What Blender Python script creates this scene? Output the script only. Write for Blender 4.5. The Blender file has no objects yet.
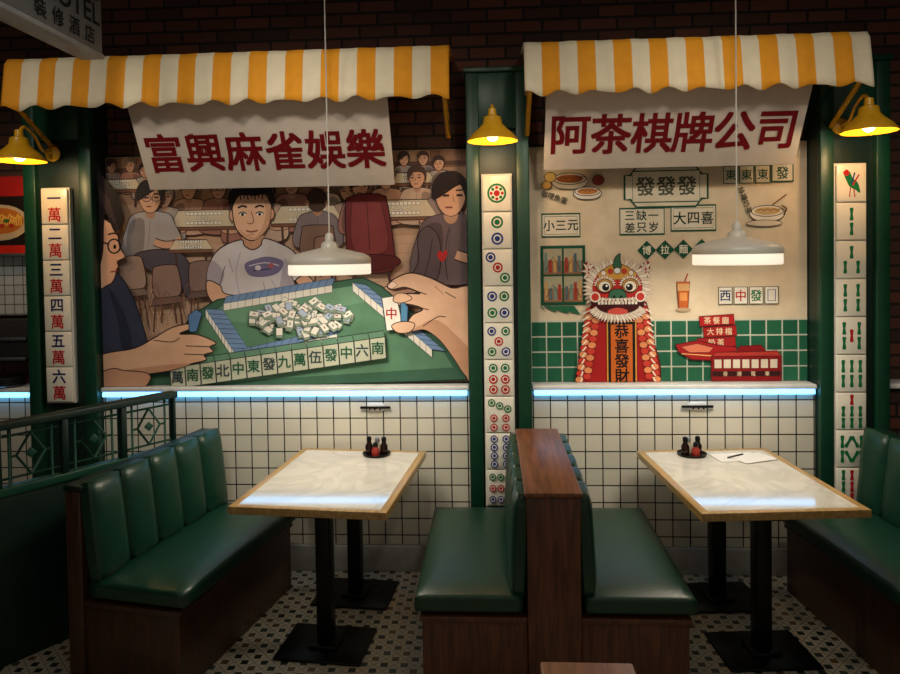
import bpy, bmesh, math, random
from mathutils import Vector, Matrix, Euler
from mathutils.geometry import tessellate_polygon
random.seed(4)
sc=bpy.context.scene
try:
    sc.view_settings.view_transform='Standard'
    sc.view_settings.look='None'
except Exception as e: print(e)
COL=sc.collection
def lin1(v):
    v/=255.0
    return v/12.92 if v<=0.04045 else ((v+0.055)/1.055)**2.4
def L(c): return (lin1(c[0]),lin1(c[1]),lin1(c[2]),1.0)

# ------------------------------------------------------------ materials
_m={}
def pmat(name,rgb,rough=.5,metal=0.,noise=.12,nscale=14,bump=0.,bscale=120,emit=None,estr=0.,coat=0.):
    if name in _m: return _m[name]
    m=bpy.data.materials.new(name); m.use_nodes=True
    nt=m.node_tree; b=nt.nodes['Principled BSDF']
    b.inputs['Roughness'].default_value=rough; b.inputs['Metallic'].default_value=metal
    b.inputs['Coat Weight'].default_value=coat
    tc=nt.nodes.new('ShaderNodeTexCoord')
    n=nt.nodes.new('ShaderNodeTexNoise'); n.inputs['Scale'].default_value=nscale; n.inputs['Detail'].default_value=4
    nt.links.new(tc.outputs['Object'],n.inputs['Vector'])
    r=nt.nodes.new('ShaderNodeValToRGB')
    c=L(rgb)
    r.color_ramp.elements[0].position=.3; r.color_ramp.elements[1].position=.7
    r.color_ramp.elements[0].color=(c[0]*(1-noise),c[1]*(1-noise),c[2]*(1-noise),1)
    r.color_ramp.elements[1].color=(min(1,c[0]*(1+noise)),min(1,c[1]*(1+noise)),min(1,c[2]*(1+noise)),1)
    nt.links.new(n.outputs['Fac'],r.inputs['Fac']); nt.links.new(r.outputs['Color'],b.inputs['Base Color'])
    if bump>0:
        n2=nt.nodes.new('ShaderNodeTexNoise'); n2.inputs['Scale'].default_value=bscale; n2.inputs['Detail'].default_value=3
        nt.links.new(tc.outputs['Object'],n2.inputs['Vector'])
        bp=nt.nodes.new('ShaderNodeBump'); bp.inputs['Strength'].default_value=bump; bp.inputs['Distance'].default_value=.004
        nt.links.new(n2.outputs['Fac'],bp.inputs['Height']); nt.links.new(bp.outputs['Normal'],b.inputs['Normal'])
    if emit:
        b.inputs['Emission Color'].default_value=L(emit); b.inputs['Emission Strength'].default_value=estr
    _m[name]=m; return m

def brickmat(name,c1,c2,mortar,bw,rh,ms,offset=.5,rough=.8,swap='xz',bump=.6,smooth=.1):
    m=bpy.data.materials.new(name); m.use_nodes=True
    nt=m.node_tree; b=nt.nodes['Principled BSDF']; b.inputs['Roughness'].default_value=rough
    tc=nt.nodes.new('ShaderNodeTexCoord'); sp=nt.nodes.new('ShaderNodeSeparateXYZ'); cb=nt.nodes.new('ShaderNodeCombineXYZ')
    nt.links.new(tc.outputs['Object'],sp.inputs[0])
    nt.links.new(sp.outputs['X' if swap=='xz' else 'Y'],cb.inputs['X']); nt.links.new(sp.outputs['Z'],cb.inputs['Y'])
    br=nt.nodes.new('ShaderNodeTexBrick'); br.offset=offset; br.squash=1
    br.inputs['Color1'].default_value=L(c1); br.inputs['Color2'].default_value=L(c2); br.inputs['Mortar'].default_value=L(mortar)
    br.inputs['Scale'].default_value=1; br.inputs['Mortar Size'].default_value=ms; br.inputs['Mortar Smooth'].default_value=smooth
    br.inputs['Brick Width'].default_value=bw; br.inputs['Row Height'].default_value=rh
    nt.links.new(cb.outputs[0],br.inputs['Vector'])
    nt.links.new(br.outputs['Color'],b.inputs['Base Color'])
    bp=nt.nodes.new('ShaderNodeBump'); bp.invert=True; bp.inputs['Strength'].default_value=bump; bp.inputs['Distance'].default_value=.006
    nt.links.new(br.outputs['Fac'],bp.inputs['Height']); nt.links.new(bp.outputs['Normal'],b.inputs['Normal'])
    return m

def woodmat(name,c1,c2,rough=.4,axis='Z',scale=6):
    m=bpy.data.materials.new(name); m.use_nodes=True
    nt=m.node_tree; b=nt.nodes['Principled BSDF']; b.inputs['Roughness'].default_value=rough
    tc=nt.nodes.new('ShaderNodeTexCoord'); mp=nt.nodes.new('ShaderNodeMapping')
    s=[9,9,9]; s['XYZ'.index(axis)]=.8; mp.inputs['Scale'].default_value=s
    n=nt.nodes.new('ShaderNodeTexNoise'); n.inputs['Scale'].default_value=scale; n.inputs['Detail'].default_value=6; n.inputs['Distortion'].default_value=.6
    r=nt.nodes.new('ShaderNodeValToRGB'); r.color_ramp.elements[0].position=.35; r.color_ramp.elements[1].position=.68
    r.color_ramp.elements[0].color=L(c1); r.color_ramp.elements[1].color=L(c2)
    nt.links.new(tc.outputs['Object'],mp.inputs[0]); nt.links.new(mp.outputs[0],n.inputs['Vector'])
    nt.links.new(n.outputs['Fac'],r.inputs['Fac']); nt.links.new(r.outputs['Color'],b.inputs['Base Color'])
    return m

def floormat():
    m=bpy.data.materials.new('mosaic_floor'); m.use_nodes=True
    nt=m.node_tree; b=nt.nodes['Principled BSDF']; b.inputs['Roughness'].default_value=.35
    tc=nt.nodes.new('ShaderNodeTexCoord')
    mp=nt.nodes.new('ShaderNodeMapping'); mp.inputs['Scale'].default_value=(1/.066,)*3; mp.inputs['Rotation'].default_value=(0,0,math.radians(45))
    nt.links.new(tc.outputs['Object'],mp.inputs[0])
    def vm(op,a,bv=None):
        n=nt.nodes.new('ShaderNodeVectorMath'); n.operation=op
        nt.links.new(a,n.inputs[0])
        if bv is not None: n.inputs[1].default_value=bv
        return n.outputs[0]
    fr=vm('FRACTION',mp.outputs[0]); ce=vm('SUBTRACT',fr,(.5,.5,.5)); ab=vm('ABSOLUTE',ce)
    sp=nt.nodes.new('ShaderNodeSeparateXYZ'); nt.links.new(ab,sp.inputs[0])
    def ma(op,a,bb):
        n=nt.nodes.new('ShaderNodeMath'); n.operation=op
        for i,x in enumerate((a,bb)):
            if isinstance(x,(int,float)): n.inputs[i].default_value=x
            else: nt.links.new(x,n.inputs[i])
        return n.outputs[0]
    mx=ma('MAXIMUM',sp.outputs[0],sp.outputs[1]); sm=ma('ADD',sp.outputs[0],sp.outputs[1])
    dot=ma('LESS_THAN',sm,.36)
    grout=ma('GREATER_THAN',mx,.47)
    vr=nt.nodes.new('ShaderNodeTexWhiteNoise'); vr.noise_dimensions='3D'
    fl=vm('FLOOR',mp.outputs[0]); nt.links.new(fl,vr.inputs['Vector'])
    rp=nt.nodes.new('ShaderNodeValToRGB'); rp.color_ramp.interpolation='CONSTANT'
    rp.color_ramp.elements[0].color=L((34,42,38)); rp.color_ramp.elements[1].position=.45; rp.color_ramp.elements[1].color=L((104,80,54))
    e=rp.color_ramp.elements.new(.75); e.color=L((60,72,66))
    nt.links.new(vr.outputs['Value'],rp.inputs['Fac'])
    m1=nt.nodes.new('ShaderNodeMix'); m1.data_type='RGBA'; m1.inputs[6].default_value=L((196,188,168))
    nt.links.new(dot,m1.inputs[0]); nt.links.new(rp.outputs['Color'],m1.inputs[7])
    m2=nt.nodes.new('ShaderNodeMix'); m2.data_type='RGBA'; m2.inputs[7].default_value=L((130,124,110))
    nt.links.new(grout,m2.inputs[0]); nt.links.new(m1.outputs[2],m2.inputs[6])
    nt.links.new(m2.outputs[2],b.inputs['Base Color'])
    return m

def marblemat():
    m=bpy.data.materials.new('white_marble'); m.use_nodes=True
    nt=m.node_tree; b=nt.nodes['Principled BSDF']; b.inputs['Roughness'].default_value=.07
    b.inputs['Specular IOR Level'].default_value=.9
    tc=nt.nodes.new('ShaderNodeTexCoord')
    n=nt.nodes.new('ShaderNodeTexNoise'); n.inputs['Scale'].default_value=2.6; n.inputs['Detail'].default_value=7; n.inputs['Distortion'].default_value=1.4
    r=nt.nodes.new('ShaderNodeValToRGB')
    r.color_ramp.elements[0].position=.43; r.color_ramp.elements[1].position=.57
    r.color_ramp.elements[0].color=L((212,208,197)); r.color_ramp.elements[1].color=L((212,208,197))
    e=r.color_ramp.elements.new(.50); e.color=L((198,194,184))
    nt.links.new(tc.outputs['Object'],n.inputs['Vector']); nt.links.new(n.outputs['Fac'],r.inputs['Fac']); nt.links.new(r.outputs['Color'],b.inputs['Base Color'])
    return m

def printmat():
    m=bpy.data.materials.new('printed_artwork'); m.use_nodes=True
    nt=m.node_tree; b=nt.nodes['Principled BSDF']; b.inputs['Roughness'].default_value=.6
    b.inputs['Specular IOR Level'].default_value=.2
    a=nt.nodes.new('ShaderNodeAttribute'); a.attribute_name='Col'
    tc=nt.nodes.new('ShaderNodeTexCoord'); n=nt.nodes.new('ShaderNodeTexNoise'); n.inputs['Scale'].default_value=7; n.inputs['Detail'].default_value=6
    nt.links.new(tc.outputs['Object'],n.inputs['Vector'])
    r=nt.nodes.new('ShaderNodeValToRGB'); r.color_ramp.elements[0].position=.3; r.color_ramp.elements[1].position=.7
    r.color_ramp.elements[0].color=(.84,.80,.77,1); r.color_ramp.elements[1].color=(1,1,1,1)
    nt.links.new(n.outputs['Fac'],r.inputs['Fac'])
    mx=nt.nodes.new('ShaderNodeMix'); mx.data_type='RGBA'; mx.blend_type='MULTIPLY'; mx.inputs[0].default_value=1
    nt.links.new(a.outputs['Color'],mx.inputs[6]); nt.links.new(r.outputs['Color'],mx.inputs[7])
    nt.links.new(mx.outputs[2],b.inputs['Base Color'])
    return m
PRINT=printmat()
M_GREEN=pmat('green_paint',(12,62,42),.4)
M_DKGREEN=pmat('dark_green_paint',(9,38,30),.45)
M_LEATH=pmat('green_leather',(12,56,40),.36,noise=.15,nscale=9,bump=.25,bscale=160)
M_WOOD=woodmat('walnut_wood',(70,38,22),(110,62,36))
M_WOODD=woodmat('dark_wood',(48,28,19),(76,44,27))
M_WOODY=woodmat('wood_cap',(96,54,30),(136,82,48),axis='Y')
M_WOODF=woodmat('light_wood_cap',(136,84,48),(172,112,64),axis='Y')
M_TAN=woodmat('tan_wood_edge',(160,126,74),(192,156,98),rough=.3,axis='Y')
M_MARB=marblemat()
M_BLACK=pmat('black_metal',(14,14,15),.4,.6)
M_YEL=pmat('mustard_enamel',(224,166,34),.35)
M_ORG=pmat('orange_fabric',(250,166,34),.8,noise=.06,bump=.1)
M_WFAB=pmat('cream_fabric',(250,236,206),.8,noise=.04,bump=.1)
M_WHITE=pmat('white_paint',(226,224,218),.5,noise=.03)
M_LEDGE=pmat('white_quartz',(222,226,228),.3,noise=.05)
M_BRICK=brickmat('dark_brick',(112,64,50),(66,42,36),(34,27,24),.22,.075,.008)
M_TILE=brickmat('white_wall_tile',(222,217,200),(212,207,192),(26,26,28),.1,.1,.0035,offset=0,rough=.22,bump=.3)
M_KTILE=brickmat('kitchen_wall_tile',(190,196,198),(180,186,190),(90,96,98),.06,.06,.003,offset=0,rough=.3)
M_CORD=pmat('white_cord',(200,196,188),.6)
M_DARK=pmat('charcoal_paint',(24,24,26),.7)
M_STEEL=pmat('stainless_steel',(120,124,128),.35,.9)

# ------------------------------------------------------------ helpers
def group(name,loc=(0,0,0),rz=0,rot=None):
    e=bpy.data.objects.new(name,None); COL.objects.link(e); e.location=loc
    e.rotation_euler=rot if rot else (0,0,math.radians(rz)); e.empty_display_size=.1
    return e
def mkobj(name,me,parent=None,mats=(),loc=(0,0,0),rot=(0,0,0)):
    o=bpy.data.objects.new(name,me); COL.objects.link(o)
    for m in mats: me.materials.append(m)
    o.location=loc; o.rotation_euler=rot
    if parent: o.parent=parent
    return o
def box(name,parent,x0,x1,y0,y1,z0,z1,mat,bev=0,seg=2,rot=(0,0,0)):
    cx,cy,cz=(x0+x1)/2,(y0+y1)/2,(z0+z1)/2
    me=bpy.data.meshes.new(name); bm=bmesh.new(); bmesh.ops.create_cube(bm,size=1)
    for v in bm.verts: v.co=Vector((v.co.x*abs(x1-x0),v.co.y*abs(y1-y0),v.co.z*abs(z1-z0)))
    if bev>0: bmesh.ops.bevel(bm,geom=list(bm.edges),offset=bev,segments=seg,affect='EDGES',profile=.5)
    bm.normal_update(); bm.to_mesh(me); bm.free()
    o=mkobj(name,me,parent,[mat],(cx,cy,cz),rot)
    if bev>0:
        for p in me.polygons: p.use_smooth=True
        try: me.set_sharp_from_angle(angle=math.radians(50))
        except: pass
    return o
def lathe(name,parent,prof,mat,seg=48,loc=(0,0,0),rot=(0,0,0)):
    me=bpy.data.meshes.new(name); vs=[];fs=[]
    n=len(prof)
    for i in range(seg):
        a=2*math.pi*i/seg
        for r,z in prof: vs.append((r*math.cos(a),r*math.sin(a),z))
    for i in range(seg):
        j=(i+1)%seg
        for k in range(n-1): fs.append((i*n+k,j*n+k,j*n+k+1,i*n+k+1))
    me.from_pydata(vs,[],fs); bm=bmesh.new(); bm.from_mesh(me)
    bmesh.ops.remove_doubles(bm,verts=bm.verts,dist=1e-6); bmesh.ops.recalc_face_normals(bm,faces=bm.faces); bm.to_mesh(me); bm.free()
    for p in me.polygons: p.use_smooth=True
    try: me.set_sharp_from_angle(angle=math.radians(45))
    except: pass
    return mkobj(name,me,parent,[mat],loc,rot)
def cr(pts,closed=True,n=6):
    out=[];N=len(pts)
    rng=range(N) if closed else range(N-1)
    for i in rng:
        if closed: p0,p1,p2,p3=pts[i-1],pts[i],pts[(i+1)%N],pts[(i+2)%N]
        else: p0,p1,p2,p3=pts[max(i-1,0)],pts[i],pts[i+1],pts[min(i+2,N-1)]
        for k in range(n):
            t=k/n
            out.append(tuple(.5*((2*p1[d])+(-p0[d]+p2[d])*t+(2*p0[d]-5*p1[d]+4*p2[d]-p3[d])*t*t+(-p0[d]+3*p1[d]-3*p2[d]+p3[d])*t**3) for d in range(len(p1))))
    if not closed: out.append(tuple(pts[-1]))
    return out
def tube(name,parent,pts,r,mat,smooth=True,seg=12):
    if smooth: pts=cr(pts,False,8)
    pts=[Vector(p) for p in pts]; vs=[];fs=[]
    for i,p in enumerate(pts):
        d=(pts[min(i+1,len(pts)-1)]-pts[max(i-1,0)]).normalized()
        a=d.cross(Vector((1,0.01,0.02)));
        if a.length<.2: a=d.cross(Vector((0,1,0)))
        a.normalize(); b=d.cross(a)
        for k in range(seg):
            t=2*math.pi*k/seg; vs.append(p+a*math.cos(t)*r+b*math.sin(t)*r)
    for i in range(len(pts)-1):
        for k in range(seg):
            k2=(k+1)%seg; fs.append((i*seg+k,i*seg+k2,(i+1)*seg+k2,(i+1)*seg+k))
    fs.append(tuple(range(seg))); fs.append(tuple((len(pts)-1)*seg+k for k in range(seg)))
    me=bpy.data.meshes.new(name); me.from_pydata([tuple(v) for v in vs],[],fs)
    for p in me.polygons: p.use_smooth=True
    return mkobj(name,me,parent,[mat])

_tc={}
def glyph(body):
    k=body
    if k in _tc: return _tc[k]
    cu=bpy.data.curves.new('t','FONT'); cu.body=body; cu.resolution_u=3
    o=bpy.data.objects.new('t',cu); COL.objects.link(o)
    dg=bpy.context.evaluated_depsgraph_get(); dg.update()
    me=bpy.data.meshes.new_from_object(o.evaluated_get(dg))
    vs=[(v.co.x,v.co.y) for v in me.vertices]; fs=[tuple(p.vertices) for p in me.polygons]
    bpy.data.objects.remove(o); bpy.data.meshes.remove(me)
    if vs:
        cx=(min(v[0] for v in vs)+max(v[0] for v in vs))/2; cy=(min(v[1] for v in vs)+max(v[1] for v in vs))/2
        vs=[(v[0]-cx,v[1]-cy) for v in vs]
    _tc[k]=(vs,fs); return _tc[k]
class Art:
    def __init__(s,mp,step=.00005): s.v=[];s.f=[];s.c=[];s.y=0.;s.mp=mp;s.step=step
    def add(s,pts,faces,col):
        b=len(s.v)
        for p in pts:
            x,z=s.mp(p[0],p[1]); s.v.append((x,-s.y,z))
        for f in faces: s.f.append(tuple(b+i for i in f)); s.c.append(L(col))
        s.y+=s.step
    def poly(s,pts,col,sm=0,line=None,w=1.,n=5):
        if sm: pts=cr(pts,True,n)
        if col is not None:
            tr=tessellate_polygon([[Vector((p[0],p[1],0)) for p in pts]])
            s.add(pts,tr,col)
        if line: s.line(pts,w,line,closed=True)
        return s
    def rect(s,x0,y0,x1,y1,col,line=None,w=1.): s.poly([(x0,y0),(x1,y0),(x1,y1),(x0,y1)],col,line=line,w=w)
    def ell(s,cx,cy,rx,ry,col,rot=0,line=None,w=1.,n=20):
        a=math.radians(rot); pts=[]
        for i in range(n):
            t=2*math.pi*i/n; x=rx*math.cos(t);y=ry*math.sin(t)
            pts.append((cx+x*math.cos(a)-y*math.sin(a),cy+x*math.sin(a)+y*math.cos(a)))
        s.poly(pts,col,line=line,w=w)
    def line(s,pts,w,col,sm=0,closed=False):
        if sm: pts=cr(pts,closed,5)
        N=len(pts); L_=[];R_=[]
        for i in range(N):
            p=pts[i]
            a=pts[i-1] if (closed or i>0) else p; b=pts[(i+1)%N] if (closed or i<N-1) else p
            dx,dy=b[0]-a[0],b[1]-a[1]; l=math.hypot(dx,dy) or 1
            nx,ny=-dy/l*w/2,dx/l*w/2
            L_.append((p[0]+nx,p[1]+ny)); R_.append((p[0]-nx,p[1]-ny))
        vs=L_+R_; fs=[]
        for i in range(N if closed else N-1):
            j=(i+1)%N; fs.append((i,j,N+j,N+i))
        s.add(vs,fs,col)
    def text(s,body,cx,cy,size,col,bold=0.,sx=1.,rot=0,pitch=None,vert=False):
        if pitch:
            n=len(body)
            for i,ch in enumerate(body):
                o=(i-(n-1)/2)*pitch
                if vert: s.text(ch,cx,cy+o,size,col,bold,sx)
                else: s.text(ch,cx+o,cy,size,col,bold,sx)
            return
        vs,fs=glyph(body); a=math.radians(rot)
        b=bold*size*.6
        offs=[(0,0)] if b==0 else ([(b,b),(-b,b),(b,-b),(-b,-b)] if bold<.05 else [(0,0),(b,b),(-b,b),(b,-b),(-b,-b)])
        for ox,oy in offs:
            pts=[]
            for x,y in vs:
                x*=size*sx; y*=-size
                pts.append((ox+cx+x*math.cos(a)-y*math.sin(a),oy+cy+x*math.sin(a)+y*math.cos(a)))
            if vs: s.add(pts,fs,col)
    def build(s,name,parent=None,loc=(0,0,0),rot=(0,0,0),clip=None):
        me=bpy.data.meshes.new(name); me.from_pydata(s.v,[],s.f)
        ca=me.color_attributes.new('Col','FLOAT_COLOR','CORNER')
        arr=[]
        for p,c in zip(me.polygons,s.c):
            for _ in p.vertices: arr.extend(c)
        ca.data.foreach_set('color',arr)
        if clip:
            bm=bmesh.new(); bm.from_mesh(me); x0,x1,z0,z1=clip
            for co,no in (((x0,0,0),(-1,0,0)),((x1,0,0),(1,0,0)),((0,0,z0),(0,0,-1)),((0,0,z1),(0,0,1))):
                bmesh.ops.bisect_plane(bm,geom=list(bm.verts)+list(bm.edges)+list(bm.faces),dist=1e-6,plane_co=co,plane_no=no,clear_outer=True)
            bm.to_mesh(me); bm.free()
        print('ART',name,len(s.f),round(s.y,4))
        return mkobj(name,me,parent,[PRINT],loc,rot)

# ------------------------------------------------------------ room shell
ZC=3.7
box('floor',None,-4.2,4.2,-6.5,.3,-.1,0,floormat())
box('ceiling',None,-4.2,4.2,-6.5,.3,ZC,ZC+.1,M_DARK)
box('wall_back',None,-4.2,4.2,.14,.3,0,ZC,M_BRICK)
box('wall_left',None,-4.3,-4.2,-6.5,.3,0,ZC,M_DARK)
box('wall_right',None,4.2,4.3,-6.5,.3,0,ZC,M_DARK)
for nm,x0,x1 in (('trim_1',-3.9,-2.80),('trim_2',-2.355,-.135),('trim_3',.235,1.845),('trim_4',2.235,3.9)):
    w=group('tiled_wainscot')
    box('tile_panel',w,x0,x1,0,.138,.16,1.075,M_TILE if nm!='trim_4' else M_BRICK)
    box('ledge_slab',w,x0,x1,-.03,.138,1.084,1.11,M_LEDGE,.004)
    if nm!='trim_4':
        led=pmat('led_strip_glow',(150,205,255),.5,emit=(110,190,255),estr=3.4)
        box('led_strip',w,x0+.01,x1-.01,-.031,-.012,1.055,1.083,led,.003)
    box('baseboard_back_'+nm[-1],None,x0,x1,-.012,.14,0,.155,pmat('grey_baseboard',(176,176,172),.4),.004)

# ------------------------------------------------------------ columns
def column(cx,w,zt=2.92):
    g=group('green_column',(cx,0,0))
    h=w/2
    box('core',g,-h,h,-.02,.138,0,zt,M_DKGREEN)
    box('stile_a',g,-h,-h+.075,-.06,-.015,0,zt,M_GREEN,.005)
    box('stile_b',g,h-.075,h,-.06,-.015,0,zt,M_GREEN,.005)
    box('head_rail',g,-h+.07,h-.07,-.055,-.015,2.6,zt,M_GREEN,.005)
    box('foot_rail',g,-h+.07,h-.07,-.055,-.015,0,.30,M_GREEN,.005)
    box('cap',g,-h-.01,h+.01,-.075,.138,zt,zt+.03,M_GREEN,.005)
    return g
column(-2.57,.42); column(.05,.36); column(2.04,.38)

TW,TH=.162,.213
M_MJ=pmat('mahjong_ivory',(236,232,218),.3,noise=.03)
RED=(190,35,38);BLU=(38,62,140);GRN=(20,120,70);NAVY=(28,40,100)
def dot(a,x,y,r,c):
    a.ell(x,y,r,r,c,n=18); a.ell(x,y,r*.68,r*.68,(236,232,220),n=14); a.ell(x,y,r*.45,r*.45,c,n=12)
def stick(a,x,y,c,l=9,rot=0):
    an=math.radians(rot); pts=[]
    for dx,dy in ((-1.3,-l/2),(1.3,-l/2),(1.8,-l/2+1.2),(1.1,0),(1.8,l/2-1.2),(1.3,l/2),(-1.3,l/2),(-1.8,l/2-1.2),(-1.1,0),(-1.8,-l/2+1.2)):
        pts.append((x+dx*math.cos(an)-dy*math.sin(an),y+dx*math.sin(an)+dy*math.cos(an)))
    a.poly(pts,c)
def strip(cx,ztop,n,kind):
    g=group('mahjong_tile_strip',(cx,-.05,0))
    box('backing',g,-TW/2-.006,TW/2+.006,-.002,.028,ztop-n*TH-.006,ztop+.006,M_WHITE)
    for i in range(n):
        z1=ztop-i*TH
        box('tile_%d'%(i+1),g,-TW/2,TW/2,-.018,-.002,z1-TH+.003,z1-.003,M_MJ,.005)
    a=Art(lambda u,v:((u-14)/28*TW,ztop-v/36*TH))
    for i in range(n):
        y=i*36+18; k=i+1
        if kind=='wan':
            a.text('一二三四五六七八九'[i],14,y-8.5,15,NAVY,.03); a.text('萬',14,y+8,15,RED,.025)
        elif kind=='dot':
            if k==1:
                a.ell(14,y,9.5,9.5,GRN);a.ell(14,y,7.5,7.5,(236,232,220))
                for q in range(8): a.ell(14+5.5*math.cos(q*.785),y+5.5*math.sin(q*.785),1.6,1.6,GRN if q%2 else RED,n=8)
                a.ell(14,y,3,3,RED)
            pos={2:[(14,-8,GRN),(14,8,BLU)],3:[(7,-10,BLU),(14,0,RED),(21,10,GRN)],4:[(8,-8,BLU),(20,-8,GRN),(8,8,GRN),(20,8,BLU)],
             5:[(7,-10,BLU),(21,-10,GRN),(14,0,RED),(7,10,GRN),(21,10,BLU)],6:[(8,-10,GRN),(20,-10,GRN),(8,1,RED),(20,1,RED),(8,11,RED),(20,11,RED)],
             7:[(6,-12,GRN),(14,-9,GRN),(22,-6,GRN),(8,3,RED),(20,3,RED),(8,12,RED),(20,12,RED)],
             8:[(8,-12.5,BLU),(20,-12.5,BLU),(8,-4.3,BLU),(20,-4.3,BLU),(8,4,BLU),(20,4,BLU),(8,12.3,BLU),(20,12.3,BLU)],
             9:[(6,-11,GRN),(14,-11,GRN),(22,-11,GRN),(6,0,RED),(14,0,RED),(22,0,RED),(6,11,BLU),(14,11,BLU),(22,11,BLU)]}.get(k,[])
            r={2:6,3:5,4:5,5:4.4,6:4.4,7:3.7,8:3.7,9:3.5}.get(k,4)
            for x,dy,c in pos: dot(a,x,y+dy,r,c)
        else:
            if k==1:
                a.poly([(7,y-9),(12,y-11),(15,y-5),(20,y),(22,y+9),(17,y+6),(12,y+3),(9,y-3)],GRN,1)
                a.poly([(6,y-10),(10,y-13),(12,y-9),(9,y-7)],RED,1); a.line([(15,y+2),(21,y-8)],1.4,RED);a.line([(14,y+1),(17,y-10)],1.4,BLU)
                a.line([(13,y+4),(12,y+13)],1,RED);a.line([(16,y+5),(17,y+13)],1,RED)
            ps={2:[(14,-7,GRN),(14,7,GRN)],3:[(14,-7,GRN),(8,7,GRN),(20,7,GRN)],4:[(8,-7,GRN),(20,-7,GRN),(8,7,GRN),(20,7,GRN)],
              5:[(7,-7,GRN),(21,-7,GRN),(14,0,RED),(7,7,GRN),(21,7,GRN)],6:[(x,d,GRN) for x in (6,14,22) for d in (-7,7)],
              7:[(14,-11,RED)]+[(x,d,GRN) for x in (6,14,22) for d in (0,11)],
              8:[],9:[(x,d,RED if x==14 else GRN) for x in (6,14,22) for d in (-11,0,11)]}.get(k,[])
            l=12 if k<7 else 10
            for x,dy,c in ps: stick(a,x,y+dy,c,l)
            if k==8:
                for s_,yy in ((1,-7),(-1,7)):
                    stick(a,5,y+yy,GRN,12);stick(a,23,y+yy,GRN,12);stick(a,11,y+yy,GRN,12,s_*30);stick(a,17,y+yy,GRN,12,-s_*30)
    a.build('tile_faces',g,(0,-.0185,0))
strip(-2.585,2.31,6,'wan'); strip(.043,2.335,9,'dot'); strip(2.015,2.35,9,'bam')

# ------------------------------------------------------------ awnings
def awning(x0,x1,nst,first_orange):
    g=group('striped_awning')
    me=bpy.data.meshes.new('canopy'); vs=[];fs=[];mi=[]
    prof=[(0.135,3.045),(-.30,3.0),(-.385,2.985),(-.412,2.95),(-.425,2.87),(-.438,2.79),(-.445,2.745),(-.45,0)]
    sub=6; NX=nst*sub
    for i in range(NX+1):
        x=x0+(x1-x0)*i/NX; ph=(i/ (sub*2.))*2*math.pi
        for k,(y,z) in enumerate(prof):
            wob=.006*math.sin(i*.9)*(.3+.1*k) + .004*math.sin(i*.37+1)
            if k==7: z=2.705+.012*math.cos(ph)+.005*math.sin(i*.7)
            vs.append((x,y-(wob if k>1 else 0),z))
    n=len(prof)
    for i in range(NX):
        for k in range(n-1):
            fs.append((i*n+k,i*n+k+1,(i+1)*n+k+1,(i+1)*n+k)); mi.append(((i//sub)+(0 if first_orange else 1))%2)
    me.from_pydata(vs,[],fs)
    for p,m in zip(me.polygons,mi): p.material_index=m; p.use_smooth=True
    o=mkobj('canopy',me,g,[M_ORG,M_WFAB])
    s=o.modifiers.new('s','SOLIDIFY'); s.thickness=.004
    for x in (x0+.03,x1-.03):
        tube('brace',g,[(x,-.42,2.76),(x,-.065,2.56)],.014,M_YEL,False)
        tube('arm',g,[(x,-.42,2.77),(x,.13,2.80)],.012,M_YEL,False)
        tube('foot',g,[(x,-.065,2.56),(x,.13,2.60)],.012,M_YEL,False)
    tube('front_bar',g,[(x0+.02,-.41,2.77),(x1-.02,-.41,2.77)],.012,M_YEL,False)
awning(-2.62,-.20,25,True); awning(.19,1.935,19,False)

# ------------------------------------------------------------ signboards
def sign(x0,x1,zb,zt,text,nm):
    yb,yt=-.10,-.36
    ln=math.hypot(zt-zb,yt-yb); ang=math.atan2(-(yt-yb),zt-zb)
    g=group(nm,((x0+x1)/2,yb,zb),rot=(ang,0,0))
    w=(x1-x0)/2
    box('board',g,-w,w,0,.018,0,ln,pmat('sign_board_white',(222,208,196),.5,noise=.04),.003)
    a=Art(lambda u,v:(u,-v))
    p=(2*w-.06)/len(text)
    a.text(text,0,-ln*.41,.24 ,(124,14,24),.034,pitch=p,sx=.95)
    a.build('lettering',g,(0,-.002,0))
    for x in (-w+.1,w-.1): tube('hanger',g,[(x,.02,.02),(x,.12,.05)],.006,M_BLACK,False)
sign(-1.98,-.54,2.285,2.76,'富興麻雀娛樂','signboard'); sign(.31,1.69,2.35,2.78,'阿茶棋牌公司','signboard')

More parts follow.
